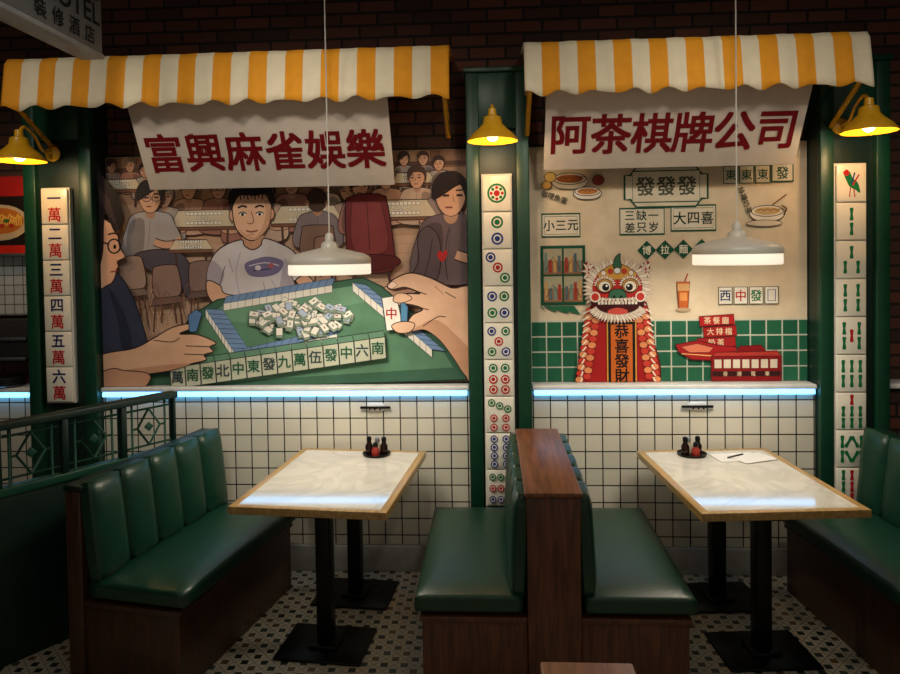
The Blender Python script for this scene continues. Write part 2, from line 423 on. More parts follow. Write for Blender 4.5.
# ------------------------------------------------------------ left mural
def mapL(u,v): return (-2.42+(u-98)/370*2.29, 1.112+(388-v)/164)
A=Art(mapL)
OUT=(58,38,36)
rnd=random.Random(33)
A.rect(104,142,472,392,(176,138,112))
A.rect(104,142,472,176,(128,96,78))
for x in range(108,468,30):
    A.rect(x+3,142,x+25,170,(158,124,98) if (x//30)%2 else (140,106,86),line=(92,66,56),w=.8)
A.rect(104,170,472,174,(98,70,60))
A.poly([(104,206),(200,208),(330,204),(472,208),(472,392),(104,392)],(196,158,130))
A.poly([(104,252),(472,240),(472,392),(104,392)],(208,172,146))
for i in range(6): A.line([(104,262+i*9),(472,248+i*9)],.6,(184,146,122))
def bgp(x,y,s,shirt,hair=(52,38,38),skin=(212,164,136),d=1,gl=False):
    dk=tuple(int(c*.78) for c in shirt)
    A.poly([(x-7*s,y+9*s),(x-14*s,y+15*s),(x-17*s,y+38*s),(x+16*s,y+38*s),(x+14*s,y+14*s),(x+7*s,y+9*s)],shirt,1,OUT,.8)
    A.poly([(x+4*s*d,y+14*s),(x+13*s*d,y+16*s),(x+15*s*d,y+36*s),(x+6*s*d,y+36*s)],dk,1)
    A.line([(x-11*s*d,y+18*s),(x-17*s*d,y+27*s),(x-9*s*d,y+29*s),(x-2*s*d,y+27*s)],5.2*s,OUT,1)
    A.line([(x-11*s*d,y+18*s),(x-17*s*d,y+27*s),(x-9*s*d,y+29*s),(x-2*s*d,y+27*s)],4.0*s,skin,1)
    A.line([(x-10*s*d,y+15*s),(x-15*s*d,y+25*s)],7*s,shirt,1)
    A.line([(x,y+14*s),(x-2*s,y+30*s)],.6,dk)
    A.ell(x,y+9*s,3.2*s,4*s,tuple(int(c*.86) for c in skin))
    A.poly([(x-6.5*s,y-4*s),(x-6.3*s,y+3*s),(x-3.5*s,y+8*s),(x,y+9.6*s),(x+3.5*s,y+8*s),(x+6.3*s,y+3*s),(x+6.5*s,y-4*s),(x,y-8*s)],skin,1,OUT,.7)
    A.poly([(x-7.4*s,y+2*s),(x-8*s,y-5*s),(x-4*s,y-10*s),(x+3*s,y-10.5*s),(x+8*s,y-5*s),(x+7.4*s,y+3*s),(x+5*s,y-3.4*s),(x-3*s*d,y-4*s)],hair,1)
    for q in (-3,3):
        A.line([(x+(q-1.4)*s-d*s,y+.2*s),(x+(q+1.4)*s-d*s,y+.2*s)],1.*s,OUT); A.line([(x+(q-1.7)*s-d*s,y-2*s),(x+(q+1.5)*s-d*s,y-2.2*s)],.7*s,OUT)
        if gl: A.ell(x+q*s-d*s,y+.4*s,2.6*s,2.2*s,None,line=(30,26,30),w=.7)
    A.line([(x-d*s,y+.5*s),(x-1.6*d*s,y+3.4*s)],.6,(150,100,80)); A.line([(x-2.4*s,y+5.6*s),(x+.8*s,y+5.6*s)],.8*s,(140,70,62))
def chair(x,y,s,c):
    A.poly([(x-10*s,y-20*s),(x-6*s,y-24*s),(x+6*s,y-25*s),(x+10*s,y-21*s),(x+11*s,y-2*s),(x-8*s,y)],c,1,OUT,.9)
    for dx in (-8,-3,10,6): A.line([(x+dx*s,y+3*s),(x+dx*1.3*s,y+(27 if dx in (-8,10) else 20)*s)],1.6,(96,66,58))
    A.poly([(x-10*s,y+1*s),(x+11*s,y-1*s),(x+13*s,y+4*s),(x-12*s,y+7*s)],tuple(int(q*.8) for q in c),0,OUT,.8)
def backp(x,y,s,shirt,hair,d=1):
    A.poly([(x-7*s,y+8*s),(x-15*s,y+14*s),(x-17*s,y+34*s),(x+17*s,y+34*s),(x+15*s,y+14*s),(x+7*s,y+8*s)],shirt,1,OUT,.8)
    A.line([(x,y+12*s),(x+1*s,y+32*s)],.7,tuple(int(c*.75) for c in shirt)); A.line([(x-12*s,y+18*s),(x-8*s,y+30*s)],.7,tuple(int(c*.75) for c in shirt))
    A.ell(x,y+7*s,3.4*s,4*s,(184,136,110)); A.ell(x,y-1*s,7.4*s,8.8*s,hair,line=(30,20,22),w=.5)
    A.ell(x-7.4*s,y+1*s,1.4*s,2.3*s,(196,148,120)); A.ell(x+7.4*s,y+1*s,1.4*s,2.3*s,(196,148,120))
    A.poly([(x-12*s,y+22*s),(x-9*s,y+18*s),(x+9*s,y+18*s),(x+12*s,y+22*s),(x+12*s,y+42*s),(x-12*s,y+42*s)],(136,106,92),1,OUT,.9)
    for dx in (-9,9): A.line([(x+dx*s,y+41*s),(x+dx*1.15*s,y+58*s)],1.5,(84,58,52))
def ctable(x,y,rx,ry):
    A.line([(x-rx*.7,y+ry),(x-rx*.66,y+ry*4.4)],2.2,(84,58,50)); A.line([(x+rx*.7,y+ry),(x+rx*.66,y+ry*4.4)],2.2,(84,58,50))
    A.poly([(x-rx,y+ry),(x-rx*.72,y-ry),(x+rx*.72,y-ry),(x+rx,y+ry)],(218,202,176),0,OUT,.9)
    A.poly([(x-rx,y+ry),(x+rx,y+ry),(x+rx,y+ry+3),(x-rx,y+ry+3)],(130,90,70),0,OUT,.7)
    for q in (-1,1):
        for i in range(9):
            px=x-rx*.5+i*rx*.115; yy=y+q*ry*.55; A.rect(px,yy-1.6,px+rx*.1,yy+1.2,(242,236,226),OUT,.35)
    for i in range(14): A.rect(*(lambda a,b:(a,b,a+2.2,b+1.6))(x+rnd.uniform(-.35,.3)*rx,y+rnd.uniform(-.35,.3)*ry),(238,232,220),OUT,.3)
PAL=[(178,150,136),(200,170,150),(156,134,130),(214,192,172),(166,116,104),(190,152,126),(136,122,128),(206,162,140),(170,160,154)]
HAIR=[(66,48,44),(80,58,50),(54,42,42),(124,106,98)]
def cluster(x,y,s,back=True):
    for dx in (-12,13): bgp(x+dx*s,y-25*s,s*.95,PAL[rnd.randrange(9)],HAIR[rnd.randrange(4)],d=1 if dx>0 else -1,gl=rnd.random()<.35)
    bgp(x-33*s,y-19*s,s,PAL[rnd.randrange(9)],HAIR[rnd.randrange(4)],d=-1); bgp(x+33*s,y-18*s,s,PAL[rnd.randrange(9)],HAIR[rnd.randrange(4)],d=1)
    ctable(x,y,29*s,7*s)
    if back: backp(x+rnd.choice((-9,8))*s,y-10*s,s*1.05,PAL[rnd.randrange(9)],HAIR[rnd.randrange(3)])
for x in (124,416): cluster(x,186,.75,False)
cluster(208,222,1.2,False); cluster(312,220,1.25); cluster(404,216,1.2,False)
bgp(156,200,1.65,(172,166,168),(44,38,42),gl=True,d=-1)
A.poly([(138,258),(165,252),(190,260),(200,292),(190,300),(180,276),(156,274)],(84,78,92),1,OUT,1)
ctable(196,248,22,5)
chair(134,292,1.35,(166,140,128)); chair(170,300,1.3,(150,122,112)); chair(206,294,1.2,(140,116,110)); chair(328,264,.9,(150,116,102))
for i in range(7):
    x=118+i*11; A.line([(x,318),(x+9,286+ (i%3)*8),(x+16,318)],.9,(130,94,80),1)
# maroon chair
A.poly([(350,214),(355,204),(370,201),(386,203),(391,211),(397,262),(391,278),(356,276),(351,262)],(116,46,50),1,(60,24,30),1.2)
A.poly([(356,214),(361,209),(382,209),(386,216),(390,256),(358,256)],(136,62,62),1,(92,36,40),.8); A.line([(371,209),(373,256)],.9,(92,36,40))
A.poly([(350,262),(395,262),(399,272),(354,278)],(98,38,42),1,(60,24,30),1)
A.line([(358,278),(354,300)],3,(80,50,48)); A.line([(390,276),(395,300)],3,(80,50,48))
# neighbour at the right edge, dark top
bgp(452,204,2.15,(112,96,102),(44,32,34),(222,174,146),d=-1)
A.poly([(420,244),(430,234),(441,248),(440,280),(430,292),(418,292),(412,284),(420,268)],(98,84,92),1,OUT,1)
A.line([(434,246),(430,268),(424,286)],.9,(62,50,58),1); A.line([(450,236),(446,262),(448,286)],.9,(62,50,58),1)
A.poly([(438,262),(441,258),(443.5,260),(447,257),(448,262),(443,269)],(196,50,50),1)
A.poly([(420,284),(396,290),(378,297),(390,304),(418,298)],(224,180,152),1,OUT,1)
# boy
A.poly([(250,238),(248,252),(258,258),(268,252),(268,238)],(200,150,122),1)
A.poly([(247,244),(229,250),(217,262),(212,284),(224,290),(228,308),(298,300),(298,286),(312,279),(300,258),(287,249),(270,243),(266,250),(258,254),(250,250)],(212,206,212),1,OUT,1.2)
A.poly([(217,264),(212,284),(224,290),(229,276)],(178,170,184),1); A.poly([(290,262),(298,286),(298,300),(284,300),(286,280)],(182,174,188),1)
A.line([(224,290),(230,270)],.9,(100,92,108)); A.line([(298,286),(292,268)],.9,(100,92,108)); A.line([(246,256),(241,276),(244,298)],.7,(160,154,176),1); A.line([(276,284),(282,296)],.7,(160,154,176),1); A.line([(234,262),(238,276)],.7,(150,142,164),1); A.line([(268,286),(270,298)],.7,(150,142,164),1)
A.poly([(212,284),(213,300),(228,312),(262,306),(268,299),(240,299),(228,296),(225,289)],(226,178,148),1,OUT,1.1)
for k in range(3): A.line([(256+k*2.6,301+k*.2),(265+k*1.5,303+k*1.6)],.7,OUT)
A.poly([(300,285),(311,280),(322,291),(332,298),(312,303),(290,301),(292,295),(306,294)],(226,178,148),1,OUT,1.1)
A.poly([(250,268),(262,263),(274,261),(288,266),(283,277),(268,281),(254,279)],(120,112,150),1); A.line([(254,270),(270,267),(284,270)],.9,(220,214,236),1);A.line([(258,275),(276,273)],.9,(50,40,84),1); A.ell(263,272,3,2.5,(224,216,224)); A.ell(276,270,3,2.5,(176,96,100))
A.ell(238.5,220,3,5.5,(214,164,136),line=OUT,w=.8); A.ell(277.5,219,3,5.5,(214,164,136),line=OUT,w=.8)
A.poly([(239,206),(240.5,228),(247,239),(257,245),(267,240),(275,229),(277,207),(272,196),(258,191),(244,196)],(232,186,154),1,OUT,1.1)
A.poly([(271,206),(277,208),(275,229),(267,240),(260,244),(268,232),(272,218)],(212,162,132),1)
A.poly([(244,232),(250,240),(257,244),(263,242),(257,241),(249,236)],(212,162,132),1)
A.poly([(238,215),(235,203),(239,194),(250,187),(262,185),(274,189),(280,199),(279,213),(275,206),(272,199),(262,201),(248,200),(242,206)],(40,32,36),1)
A.poly([(240,199),(248,188),(262,186),(274,190),(278,199),(262,200)],(40,32,36),1)
for i in range(10): A.line([(241+i*3.6,189+abs(4.5-i)*.7),(238.5+i*4.1,182.5+abs(4.5-i)*1.2)],1.3,(40,32,36))
for i in range(9): A.line([(243+i*3.7,198),(244+i*3.6,203+(i%2)*1.6)],1.2,(40,32,36))
for x in (249,266):
    A.line([(x-4.4,212.5),(x,210.6),(x+4.4,212)],1.8,(40,30,32),1); A.ell(x,218.6,3.5,1.7,(248,242,236)); A.ell(x,219,1.5,1.5,(34,24,26)); A.line([(x-4,218.4),(x,216.6),(x+4,218.4)],1.1,(40,30,32),1)
A.line([(257.5,216),(260,226),(256,228.4),(253.5,227)],.9,(150,98,80),1); A.line([(252,235),(257,236.2),(264,235)],1.4,(150,74,68),1); A.line([(254.5,239),(260,239)],.6,(170,116,94))
# green table
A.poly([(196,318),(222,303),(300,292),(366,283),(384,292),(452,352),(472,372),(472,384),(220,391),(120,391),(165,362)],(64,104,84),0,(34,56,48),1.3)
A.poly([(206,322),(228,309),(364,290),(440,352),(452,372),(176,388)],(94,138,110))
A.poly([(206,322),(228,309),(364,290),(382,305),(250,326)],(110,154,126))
def trow(ax,ay,bx,by,n,h,dx,dy,top,side,out=(40,50,84)):
    for i in range(n):
        x0=ax+(bx-ax)*i/n;y0=ay+(by-ay)*i/n;x1=ax+(bx-ax)*(i+1)/n;y1=ay+(by-ay)*(i+1)/n
        A.poly([(x0,y0),(x1,y1),(x1,y1-h),(x0,y0-h)],side,line=out,w=.5)
        A.poly([(x0,y0-h),(x1,y1-h),(x1+dx,y1-h-dy),(x0+dx,y0-h-dy)],top,line=out,w=.5)
BT=(118,148,190);WT=(236,232,222)
trow(228,314,336,297,15,7,3,7,BT,WT)
trow(210,320,238,364,9,8,17,-1,BT,WT)
trow(243,368,340,347,12,9,4,7,BT,WT)
trow(356,296,432,362,13,8,13,-2,BT,WT)
random.seed(9)
for i in range(100):
    t=random.random()*6.28; r=math.sqrt(random.random())
    x=304+48*r*math.cos(t); y=321+17*r*math.sin(t); an=random.random()*3.1
    c,s_=math.cos(an),math.sin(an); q=[(-4.6,-3.2),(4.6,-3.2),(4.6,3.2),(-4.6,3.2)]
    P=[(x+a*c-b*s_,y+(a*s_+b*c)*.8) for a,b in q]
    A.poly([(p[0],p[1]+2.4) for p in P],(140,160,140),line=(60,74,74),w=.4); A.poly(P,WT if i%5 else (176,190,214),line=(60,70,74),w=.5)
    if i%2: A.line([(x-1.3*c,y-1.3*s_),(x+1.3*c,y+1.3*s_)],1,(150,60,60) if i%4==1 else (50,110,80))
n=14
for i in range(n):
    x0=176+i*15.2; y0=391-i*2.1
    A.poly([(x0,y0),(x0+14.6,y0-2),(x0+13.6,y0-23),(x0-1,y0-21)],(198,202,182),line=(50,60,56),w=.9)
    A.poly([(x0-1,y0-21),(x0+13.6,y0-23),(x0+12,y0-29),(x0-2.4,y0-27)],(104,146,122),line=(50,60,56),w=.9)
for i in range(n):
    x0=176+i*15.2; y0=391-i*2.1
    A.text('萬南發北中東發九萬伍發中六南'[i],x0+6.5,y0-12,13,(42,96,70) if i%3 else (60,74,78),.03)
# left player (woman with glasses)
A.poly([(104,262),(122,272),(137,292),(149,326),(152,350),(134,372),(104,378)],(54,60,84),1,(26,28,44),1.2)
A.poly([(116,290),(126,304),(136,330),(138,356),(128,350),(124,322)],(38,44,66),1)
A.mp=lambda u,v: mapL(104+(u-102)*1.3, 246+(v-240)*1.16)
A.poly([(98,218),(114,222),(119,230),(121,243),(125,251),(119,255),(119.5,259),(118,262),(116,270),(111,275),(98,276)],(222,174,146),1,OUT,1)
A.poly([(98,178),(112,186),(121,200),(124,216),(119,230),(116,228),(111,214),(109,226),(108,246),(104,262),(98,268)],(36,28,32),1)
for k in range(6): A.line([(103+k*2,186+k*3),(108+k*2.2,206+k*4)],.6,(78,62,66),1)
A.line([(116.5+4.8*math.cos(t*.4),242+6*math.sin(t*.4)) for t in range(16)],1.3,(30,26,30),closed=True)
A.line([(112,240),(106,238)],1.3,(30,26,30)); A.line([(113,264),(119,263)],1.1,(150,70,66)); A.ell(117,242.5,1.2,1.9,(30,24,26)); A.line([(112,232),(117,231),(120.5,233)],1.4,(36,28,32),1)
A.mp=mapL
A.poly([(104,358),(140,350),(160,340),(178,330),(196,326),(200,330),(186,336),(204,337),(222,345),(216,349),(219,354),(210,357),(212,362),(196,366),(176,372),(150,376),(120,384),(104,384)],(226,182,152),1,OUT,1.2)
A.poly([(120,374),(150,369),(180,366),(196,366),(176,372),(150,376),(120,384)],(200,150,122),1)
A.line([(192,348),(216,349)],.9,OUT,1);A.line([(190,356),(211,357)],.9,OUT,1);A.line([(160,342),(178,344),(186,340)],.9,OUT,1)
A.poly([(104,376),(118,370),(130,372),(150,374),(156,380),(144,391),(104,391)],(204,156,128),1,OUT,1)
A.poly([(195,318),(203,312),(209,316),(203,334),(196,334)],(94,134,184),0,(40,50,80),.9)
# right hand holding a tile
SK=(234,192,162);SK2=(208,160,130)
A.poly([(474,300),(452,294),(432,284),(414,279),(400,283),(391,290),(394,295),(408,293),(422,299),(408,299),(394,303),(388,309),(395,312),(408,309),(424,314),(414,320),(409,329),(414,335),(426,334),(440,344),(452,360),(462,376),(474,388)],SK,1,OUT,1.3)
A.poly([(414,335),(426,334),(440,344),(452,360),(462,376),(472,386),(472,360),(456,340),(440,326),(428,326)],SK2,1)
A.line([(408,293),(428,300)],.9,OUT,1);A.line([(408,309),(430,315)],.9,OUT,1);A.line([(424,331),(438,322),(446,322)],.9,OUT,1);A.poly([(391,291),(396,287),(400,291),(394,294)],(246,214,196),1,OUT,.4)
A.line([(446,298),(456,304)],.8,OUT,1); A.line([(436,292),(444,300)],.7,(170,116,92),1)
A.poly([(385,303),(399,301),(403,320),(403,333),(389,335)],(240,238,230),0,(50,60,60),1); A.text('中',394,318,12,(180,40,40),.025)
A.poly([(403,303),(410,312),(409,330),(403,333)],(84,140,180),0,(40,50,80),.8)
A.poly([(399,299),(408,299),(414,304),(404,308),(396,306)],SK,1,OUT,.8); A.poly([(394,330),(404,326),(416,328),(412,336),(400,337)],SK,1,OUT,.9)
mur=group('mural_mahjong_players',(0,.095,0)); box('panel',mur,-2.355,-.135,.001,.04,1.112,2.51,M_WHITE)
A.build('artwork',mur,clip=(-2.354,-.136,1.113,2.509))

# ------------------------------------------------------------ right mural
def mapR(u,v): return (.236+(u-530)/285*1.63, 1.112+(379-v)/170)
B=Art(mapR)
CR=(230,214,186); DG=(22,84,60)
B.rect(526,138,816,382,CR)
B.rect(526,138,816,158,(218,200,170))
B.rect(526,317,816,382,(206,212,196))
for j in range(4):
    for i in range(18):
        x=531+i*16; y=318.5+j*15.5; B.rect(x,y,min(x+14.6,812),min(y+14,379),(40,106,78) if (i+j)%2 else (34,98,72))
def frame(x0,y0,x1,y1,t,ts,w=1.8,p=None):
    B.rect(x0,y0,x1,y1,(234,226,206),line=DG,w=w); B.rect(x0+2.6,y0+2.6,x1-2.6,y1-2.6,(236,228,210),line=DG,w=.5)
    B.text(t,(x0+x1)/2,(y0+y1)/2,ts,(24,50,42),.02,pitch=p or ts*1.02)
frame(543,209,582,232,'小三元',12)
B.rect(623,205,668,231,(234,226,206),line=DG,w=1.8); B.text('三缺一',645,212,11,(24,50,42),.02,pitch=12);B.text('差只岁',645,224,11,(24,50,42),.02,pitch=12)
frame(675,203,720,228,'大四喜',13.5)
B.poly([(628,172),(634,172),(640,164),(700,164),(706,172),(712,172),(712,196),(706,196),(700,204),(640,204),(634,196),(628,196)],(232,224,202),0,DG,2)
B.rect(636,168,704,199,(232,224,202),line=DG,w=1.2); B.text('發發發',670,183,20,(86,90,76),.03,pitch=21)
for x0 in (728,744,760): B.rect(x0,165,x0+14,182,(234,226,206),line=DG,w=1); B.text('東',x0+7,173.5,11,DG,.02)
B.rect(776,164,797,181,(234,226,206),line=DG,w=1.8); B.text('發',786.5,172.5,13,DG,.02)
def diamond(x,y,r,t):
    B.poly([(x,y-r),(x+r,y),(x,y+r),(x-r,y)],DG); B.text(t,x,y,9.5,(240,234,214),.02)
for i,t in enumerate('博拉麵館'): diamond(650+i*18.5,247-i*.3,9.6,t)
B.rect(541,241,587,301,DG)
for i,(x,y) in enumerate(((544,244),(565,244),(544,272),(565,272))):
    B.rect(x,y,x+19,y+26,(180,176,150)); B.rect(x,y+12,x+19,y+26,(150,110,84))
    for k in range(4): B.rect(x+1+k*4.6,y+4+(k*7+i*5)%9,x+4+k*4.6,y+24,[(120,150,140),(170,60,50),(210,170,110),(90,110,120)][(k+i)%4])
    B.line([(x+2,y+22),(x+10,y+8),(x+17,y+22)],.8,(90,60,50))
for i in range(4): B.poly([(540+i*3,302),(546+i*12,308+i),(542+i*11,302)],(40,110,78))
def bowl(x,y,r,food):
    B.poly([(x-r,y),(x-r*.7,y+r*.55),(x+r*.7,y+r*.55),(x+r,y)],(238,232,220),1,(90,70,60),.8); B.ell(x,y,r,r*.34,(240,234,222),line=(90,70,60),w=.8); B.ell(x,y,r*.82,r*.24,food)
    for k in range(4): B.line([(x-r*.6+k*r*.4,y),(x-r*.4+k*r*.4,y-r*.12),(x-r*.2+k*r*.4,y)],.7,(120,70,40),1)
bowl(572,174,17,(176,104,58)); bowl(590,187,13,(196,130,70)); B.text('咖哩魚蛋',556,192,7,(60,60,50),.02,rot=20); B.ell(552,172,6,5,(226,190,110),line=(90,60,40),w=.8); B.ell(548,180,5,4,(220,170,90),line=(90,60,40),w=.7)
B.ell(601,176,6,5,(150,60,50),line=(90,60,40),w=.7)
bowl(771,210,16,(206,176,120)); B.text('絲襪奶茶',749,199,7,(60,60,50),.02,rot=70); B.line([(776,204),(790,194)],1.2,(120,80,60)); B.ell(768,222,18,3.2,(220,208,186),line=(90,70,60),w=.6); B.line([(785,205),(790,208),(787,214)],1.4,(90,70,60),1)
B.poly([(680,279),(693,279),(691,306),(682,306)],(206,104,44),0,(120,60,40),.8); B.rect(680.6,281,692.6,288,(224,176,120)); B.rect(683,290,690,298,(232,160,90)); B.line([(688,279),(691,271)],1.2,(180,60,50)); B.ell(686.5,307,8,2,(196,170,140))
for i,t in enumerate('西中發白'):
    x=722+i*15.4; B.rect(x,285,x+13.5,302,(240,236,224),line=(40,60,50),w=1)
    if i<3: B.text(t,x+6.7,293.5,12,[(40,60,110),RED,GRN][i],.025)
    else: B.rect(x+3,288,x+10.5,299,(240,236,224),line=BLU,w=.9)
# red stacked stall signs, and the tram in front
R1=(186,36,36);R2=(96,20,24)
for k,(x0,x1,y) in enumerate(((702,737,313),(706,739,324),(700,738,335))):
    B.poly([(x0,y+1),(x1,y-1),(x1+1,y+9),(x0+1,y+11)],(180-k*8,34,36),0,R2,.9)
    B.text(('茶餐廳','大排檔','奶茶')[k],(x0+x1)/2,y+5,7.5,(236,214,180),.02,pitch=9)
B.poly([(678,342),(700,338),(722,343),(740,345),(736,354),(718,358),(694,357),(682,350)],(170,32,36),0,R2,1)
B.poly([(684,344),(700,341),(716,345),(712,350),(692,350)],(226,130,100),0,R2,.6); B.line([(684,351),(722,354)],1,(236,190,120))
B.poly([(714,354),(719,350),(780,349),(784,354),(784,382),(714,382)],(142,26,30),0,R2,1)
B.poly([(714,354),(719,350),(780,349),(784,354)],(190,64,56),0,R2,.7)
B.poly([(738,350),(743,344),(764,343),(769,349)],(142,26,30),0,R2,.8)
for k in range(7): B.rect(717+k*9.3,357,724.5+k*9.3,366,(236,226,208),line=R2,w=.5)
B.rect(715,369,783,374,(60,26,28)); B.text('香港電車',749,371.5,5,(236,214,180),.02,pitch=14)
# lion dance: red scaled cape, furry lion head
G1=(216,160,70);W1=(244,236,220)
B.poly([(594,296),(606,290),(638,290),(648,298),(654,330),(658,382),(580,382),(586,350),(590,322)],(170,30,32),1,(84,16,20),1.2)
for k in range(12):
    for sx_ in (-1,1):
        for q in range(2):
            x=619+sx_*(20+q*8+k*1.05); y=304+k*6.3+q*3
            B.ell(x,y,4.3,3.4,(206,64,50) if (k+q)%2 else (232,150,100),line=(100,20,24),w=.5,n=10)
    B.line([(592-k*.9,306+k*6.2),(584-k*.3,310+k*6.4)],1.4,W1); B.line([(648+k*.6,306+k*6.2),(655+k*.3,310+k*6.4)],1.4,W1)
B.rect(608.5,318,637.5,382,(34,24,24),line=G1,w=1.4); B.rect(612,321,634,380,(204,104,40))
B.text('恭喜發財',623,350,15.2,(28,18,18),.035,pitch=15,vert=True)
def fur(cx,cy,rx,ry,n,s,a0=0,a1=360,c1=W1,c2=(226,212,196)):
    for k in range(n):
        t=math.radians(a0+(a1-a0)*k/max(1,n-1)); x=cx+rx*math.cos(t); y=cy+ry*math.sin(t); ux,uy=math.cos(t),math.sin(t)
        B.poly([(x-uy*s*.7-ux*s,y+ux*s*.7-uy*s),(x+ux*s*1.3,y+uy*s*1.3),(x+uy*s*.7-ux*s,y-ux*s*.7-uy*s)],c1 if k%2 else c2,0,(150,110,100),.45)
LC=619
# ears
for sx_ in (-1,1):
    B.poly([(LC+sx_*18,272),(LC+sx_*30,258),(LC+sx_*33,266),(LC+sx_*27,280)],(196,44,40),1,(90,20,24),.8); fur(LC+sx_*29,267,4,7,9,3.2)
B.ell(LC,284,29,25,(196,44,40),line=(90,20,24),w=1)
fur(LC,284,30,26,34,4.6,-215,35)
# forehead: horn, mirror and bands
B.poly([(LC-20,272),(LC-10,263),(LC,260),(LC+10,263),(LC+20,272),(LC,276)],G1,1,(110,60,30),.7)
B.poly([(LC-4,264),(LC-2,254),(LC+3,250),(LC+3,257),(LC+4,264)],(60,110,84),1,(30,50,40),.8); B.ell(LC,267,3.6,3.2,(232,236,240),line=(90,60,40),w=.8)
for k in (-2,-1,1,2): B.ell(LC+k*7,266+abs(k)*1.6,2.6,2.6,(206,58,50) if k%2 else W1,line=(110,60,50),w=.5)
# large bulging eyes with furry lids
for sx_ in (-1,1):
    x=LC+sx_*13
    fur(x,281,8.6,7,13,2.8,180,360)
    B.ell(x,282,8.2,7,G1,line=(80,30,24),w=.9); B.ell(x,282.6,6.4,5.6,W1,line=(60,30,26),w=.7); B.ell(x-sx_*1,283.4,3.6,3.6,(22,20,24)); B.ell(x-sx_*2,282,1.1,1.1,(255,255,250))
# broad snout with two nostrils, above a very wide furry mouth
B.poly([(LC-9,292),(LC-5,286),(LC+5,286),(LC+9,292),(LC+6,297),(LC-6,297)],(60,110,84),1,(30,50,40),.8); B.ell(LC-3.6,293,1.6,1.3,(20,30,26)); B.ell(LC+3.6,293,1.6,1.3,(20,30,26))
B.poly([(LC-26,295),(LC-12,297),(LC,298),(LC+12,297),(LC+26,295),(LC+24,306),(LC+10,314),(LC-10,314),(LC-24,306)],(64,10,16),1,(90,20,24),1)
B.poly([(LC-10,307),(LC,304),(LC+10,307),(LC+7,314),(LC-7,314)],(214,84,74),1)
for k in range(12): B.rect(LC-20+k*3.4,297.6,LC-17.6+k*3.4,300.6,(250,246,236))
fur(LC,292,27,5.5,19,2.9,170,10)
fur(LC,303,26,12,23,4.2,165,15)
for sx_ in (-1,1): B.ell(LC+sx_*23,293,4.6,4.6,(206,58,50),line=W1,w=1.4)
mur2=group('mural_hong_kong_street',(0,.095,0)); box('panel',mur2,.235,1.845,.001,.04,1.112,2.51,M_WHITE)
B.build('artwork',mur2,clip=(.236,1.844,1.113,2.509))

# ------------------------------------------------------------ lights & pendants
M_SHADE=pmat('pendant_grey_enamel',(206,202,192),.35,noise=.03)
M_ACRYL=pmat('pendant_opal_acrylic',(244,240,230),.4,noise=.02,emit=(255,238,212),estr=.85)
M_GLOW=pmat('pendant_diffuser',(255,244,220),.5,emit=(255,236,204),estr=6.)
def light(name,kind,loc,energy,color,parent=None,rot=(0,0,0),size=.1,**kw):
    d=bpy.data.lights.new(name,kind); d.energy=energy; d.color=color
    if kind=='AREA':
        d.shape='DISK'; d.size=size
    elif kind=='SPOT':
        d.shadow_soft_size=size; d.spot_size=kw.get('ang',1.2); d.spot_blend=kw.get('blend',.6)
    else: d.shadow_soft_size=size
    o=bpy.data.objects.new(name,d); COL.objects.link(o); o.location=loc; o.rotation_euler=rot
    if parent: o.parent=parent
    return o
def pendant(x,y,z):
    g=group('pendant_lamp',(x,y,z))
    lathe('shade',g,[(.0,.165),(.030,.165),(.040,.155),(.044,.135),(.10,.122),(.17,.105),(.196,.092),(.208,.078),(.209,.052),(.204,.052),(.200,.07),(.18,.09),(.0,.115)],M_SHADE,64)
    lathe('opal_ring',g,[(.206,.052),(.207,.006),(.203,.0),(.198,.0),(.198,.052)],M_ACRYL,64)
    lathe('diffuser',g,[(0,.010),(.197,.010),(.197,.016),(0,.016)],M_GLOW,48)
    lathe('socket_cap',g,[(0,.21),(.010,.21),(.020,.20),(.022,.165),(0,.165)],M_SHADE,24)
    tube('cord',g,[(0,0,.205),(0,0,ZC-z)],.0035,M_CORD,False,8)
    lathe('ceiling_rose',g,[(0,ZC-z-.03),(.05,ZC-z-.03),(.05,ZC-z)],M_SHADE,24)
    light('bulb','AREA',(0,0,.006),9,(1,.90,.74),g,size=.36)
pendant(-.81,-.6,1.79); pendant(1.205,-.6,1.81)

# ------------------------------------------------------------ sconces
M_BULB=pmat('warm_bulb',(255,220,150),.5,emit=(255,206,130),estr=24.)
def sconce(x,z=2.5):
    g=group('wall_sconce',(x,-.062,z))
    lathe('backplate',g,[(0,.02),(.03,.02),(.045,.008),(.045,0),(0,0)],M_YEL,32,(0,0,.06),(math.radians(90),0,0))
    tube('gooseneck',g,[(0,-.01,.06),(0,-.10,.07),(0,-.17,.14),(0,-.25,.175),(0,-.295,.14),(0,-.30,.10)],.009,M_YEL)
    s=lathe('shade',g,[(0,.15),(.02,.15),(.024,.115),(.045,.105),(.052,.07),(.075,.045),(.105,.02),(.132,-.012),(.134,-.022),(.128,-.018),(.1,.012),(.07,.036),(.045,.06),(0,.07)],M_YEL,48,(0,-.30,0))
    lathe('bulb',g,[(0,.045),(.02,.035),(.03,.012),(.026,-.01),(.012,-.02),(0,-.022)],M_BULB,24,(0,-.30,0))
    light('bulb_light','POINT',(0,-.30,-.045),3.8,(1,.72,.40),g,size=.03)
sconce(-2.585,2.455); sconce(.022); sconce(1.955)

